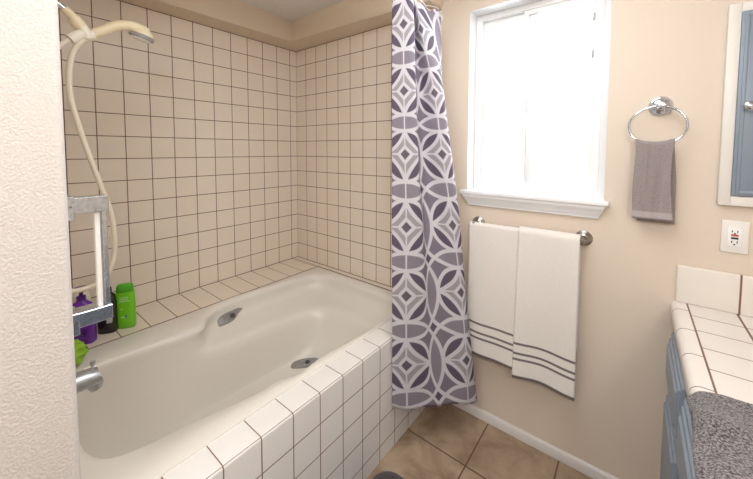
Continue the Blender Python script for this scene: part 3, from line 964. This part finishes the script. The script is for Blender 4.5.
bm = bmesh.new(); box(bm, DX0 + .049, DX1 - .049, -.020, -.0095, DZ0 + .037, 1.4045, .001); obj('door_panel', bm, M['cab_pane'], dr)['label'] = 'pale door panel'
bm = bmesh.new(); lathe(bm, (2.412, -.026, 1.563), (0, -1, 0), [(.009, 0), (.007, .004), (.0055, .010), (.010, .016), (.0145, .022), (.0145, .027), (.008, .031), (0, .032)], 24); obj('knob', bm, M['chrome'], dr)['label'] = 'chrome knob'

# ------------------------------------------------------------------ vanity
VY = -1.55
va = thing('vanity_cabinet', (2.55, -.8, 0), 'blue-grey vanity cabinet with raised-panel fronts under the tiled counter', 'cabinet')
bm = bmesh.new(); box(bm, 2.264, RX - .001, VY, -.001, .10, .800); obj('cabinet_body', bm, M['cabinet'], va)
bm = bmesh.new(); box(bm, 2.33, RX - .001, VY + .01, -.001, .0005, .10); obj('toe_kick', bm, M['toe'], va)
def front(name, y0, y1, z0, z1):
    bm = bmesh.new()
    steps = [(0, 2.2638), (0, 2.2535), (.005, 2.2485), (.016, 2.2475), (.020, 2.2425), (.032, 2.2415), (.038, 2.2365)]
    loft(bm, [[(x, y0 + i, z0 + i), (x, y1 - i, z0 + i), (x, y1 - i, z1 - i), (x, y0 + i, z1 - i)] for i, x in steps], True, True)
    return obj(name, bm, M['cabinet'], va, angle=20)
for (a, b) in ((-.46, -.098), (-.96, -.492), (-1.46, -.992)):
    front('drawer_front', a, b, .598, .772)
    front('door', a, b, .125, .562)
# tiled counter
ct = thing('countertop', (2.55, -.8, .80), 'white tiled countertop with brown grout and rounded edge', 'countertop')
bm = bmesh.new()
CF, CZT = 2.2485, .854
pr = [(2.293, .8005), (CF + .004, .8005), (CF, .806), (CF, .832)]
R_ = .022
pr += [(CF + R_ - R_ * math.cos(a), CZT - R_ + R_ * math.sin(a)) for a in [PI / 2 * k / 7 for k in range(8)]]
pr += [(2.293, CZT)]
loft(bm, [[(x, VY - .02, z) for x, z in pr], [(x, -.001, z) for x, z in pr]])
obj('edge_tiles', bm, M['tile_bullnose'], ct, angle=50)
bm = bmesh.new(); box(bm, 2.2932, RX - .001, VY - .02, -.001, .8005, CZT); obj('counter_slab', bm, M['tile_counter'], ct)
bm = bmesh.new(); box(bm, 2.262, RX - .001, -.0125, -.0005, CZT + .0005, .992, .0035, 3); obj('backsplash', bm, M['tile_splash'], ct)
# rumpled towel on the counter
bm = bmesh.new()
NXX, NYY = 90, 110
rnd = random.Random(2)
rows = []
def far_edge(x): return interp(x, [(2.236, -.628), (2.25, -.618), (2.30, -.60), (2.35, -.592), (2.45, -.605), (2.7, -.615)])
for j in range(NYY + 1):
    row = []
    for i in range(NXX + 1):
        s, t = i / NXX, j / NYY
        y = lerp(far_edge(lerp(2.236, 2.70, s)), -1.28, t)
        xl = interp(y, [(-1.3, 2.228), (-.9, 2.231), (-.80, 2.233), (-.75, 2.240), (-.69, 2.243), (-.64, 2.240), (-.60, 2.238)])
        x = lerp(xl, 2.70, s)
        h = .010 + .006 * max(0, math.sin((y + .045 * math.sin(9 * x) + .35 * (x - 2.2)) * 46)) * math.exp(-((y + .70) / .09) ** 2) + .003 * math.sin(31 * x + 9 * y) + .0025 * math.sin(47 * y - 12 * x)
        edge = min(1, min(t * (1.28 - .6) / .012, s * .46 / .010, (1 - s) * .46 / .01, (1 - t) * .66 / .012))
        e = math.sqrt(max(0, 1 - (1 - edge) ** 2))
        z = CZT + .0015 + h * (.15 + .85 * e)
        if x < CF + R_:
            u = max(0, (CF + R_ - x))
            z -= min(.012, R_ - math.sqrt(max(0, R_ * R_ - min(u, R_) ** 2))) * .9
        row.append(bm.verts.new((x, y, z)))
    rows.append(row)
for j in range(NYY):
    for i in range(NXX):
        bm.faces.new((rows[j][i], rows[j][i + 1], rows[j + 1][i + 1], rows[j + 1][i]))
bnd = [e for e in bm.edges if len(e.link_faces) == 1]
o = obj('counter_towel', bm, M['counter_towel'], angle=170)
m = o.modifiers.new('thickness', 'SOLIDIFY'); m.thickness = .006; m.offset = 0
tag(o, 'charcoal heather terry towel lying rumpled on the tiled counter', 'towel')
# bath mat corner
bm = bmesh.new()
def rrect(x0, x1, y0, y1, r, z, n=10):
    out = []
    for cx, cy, a0 in ((x1 - r, y1 - r, 0), (x0 + r, y1 - r, PI / 2), (x0 + r, y0 + r, PI), (x1 - r, y0 + r, 1.5 * PI)):
        for k in range(n + 1):
            a = a0 + PI / 2 * k / n
            out.append((cx + r * math.cos(a), cy + r * math.sin(a), z))
    return out
loft(bm, [rrect(1.288 + i, 1.80 - i, -1.40 + i, -.528 - i, .085 - i, z) for i, z in ((.003, .0008), (0, .005), (.002, .011), (.008, .0145), (.03, .016))])
tag(obj('bath_mat', bm, M['mat'], angle=60), 'dark charcoal bath mat with rounded corners on the tan floor tiles', 'bath mat')

# ------------------------------------------------------------------ light
w = bpy.data.worlds.new('daylight'); scene.world = w; w.use_nodes = True
bg = w.node_tree.nodes['Background']
bg.inputs[0].default_value = (.93, .97, 1, 1); bg.inputs[1].default_value = 15.0
def area(name, loc, rot, sx, sy, e, col, portal=False):
    l = bpy.data.lights.new(name, 'AREA'); l.shape = 'RECTANGLE'; l.size = sx; l.size_y = sy; l.energy = e; l.color = col
    o = bpy.data.objects.new(name, l); COL.objects.link(o); o.location = loc; o.rotation_euler = rot
    if portal: l.cycles.is_portal = True
    return o
area('window_portal', ((WX0 + WX1) / 2, .16, (WZ0 + WZ1) / 2), (math.radians(-90), 0, 0), WX1 - WX0, WZ1 - WZ0, 1, (1, 1, 1), True)
area('ceiling_fill', (1.80, -1.0, CEIL - .03), (0, 0, 0), .7, 1.2, 16, (.98, .985, 1))  # added fill panel under the ceiling, brightens the alcove; no fixture there
area('rear_fill', (2.0, -2.55, CEIL - .03), (math.radians(18), 0, 0), .9, .8, 26, (1, .99, .985))  # added fill behind the camera for the alcove end wall, no doorway
area('side_fill', (RX - .08, -2.1, 1.95), (0, math.radians(82), math.radians(-38)), .2, .7, 17, (1, .985, .97))  # added fill by the right wall, aimed at the tiled end wall

# ------------------------------------------------------------------ camera
cam = bpy.data.cameras.new('camera'); co = bpy.data.objects.new('camera', cam); COL.objects.link(co)
f_px, cxo, cyo = 325.7722, 3.0529, -71.6322
yaw, pitch, roll = .667862539, -.054562983, .00409055
cy, sy, cp, spn = math.cos(yaw), math.sin(yaw), math.cos(pitch), math.sin(pitch)
fw = Vector((-sy * cp, cy * cp, spn)); rt = Vector((cy, sy, 0)); up = rt.cross(fw)
cr, sr = math.cos(roll), math.sin(roll)
r2 = rt * cr + up * sr; u2 = up * cr - rt * sr
mat = Matrix(((r2.x, u2.x, -fw.x, CAM.x), (r2.y, u2.y, -fw.y, CAM.y), (r2.z, u2.z, -fw.z, CAM.z), (0, 0, 0, 1)))
co.matrix_world = mat
cam.sensor_fit = 'HORIZONTAL'; cam.sensor_width = 36; cam.lens = f_px * 36 / 753
cam.shift_x = -cxo / 753; cam.shift_y = cyo / 753
cam.clip_start = .01
scene.camera = co
vs_ = scene.view_settings
vs_.view_transform = 'Standard'; vs_.look = 'None'; vs_.gamma = 1; vs_.use_curve_mapping = False
vs_.exposure = 0.12
scene.cycles.use_denoising = True
scene.cycles.max_bounces = 12; scene.cycles.diffuse_bounces = 8
scene.cycles.sample_clamp_indirect = 6
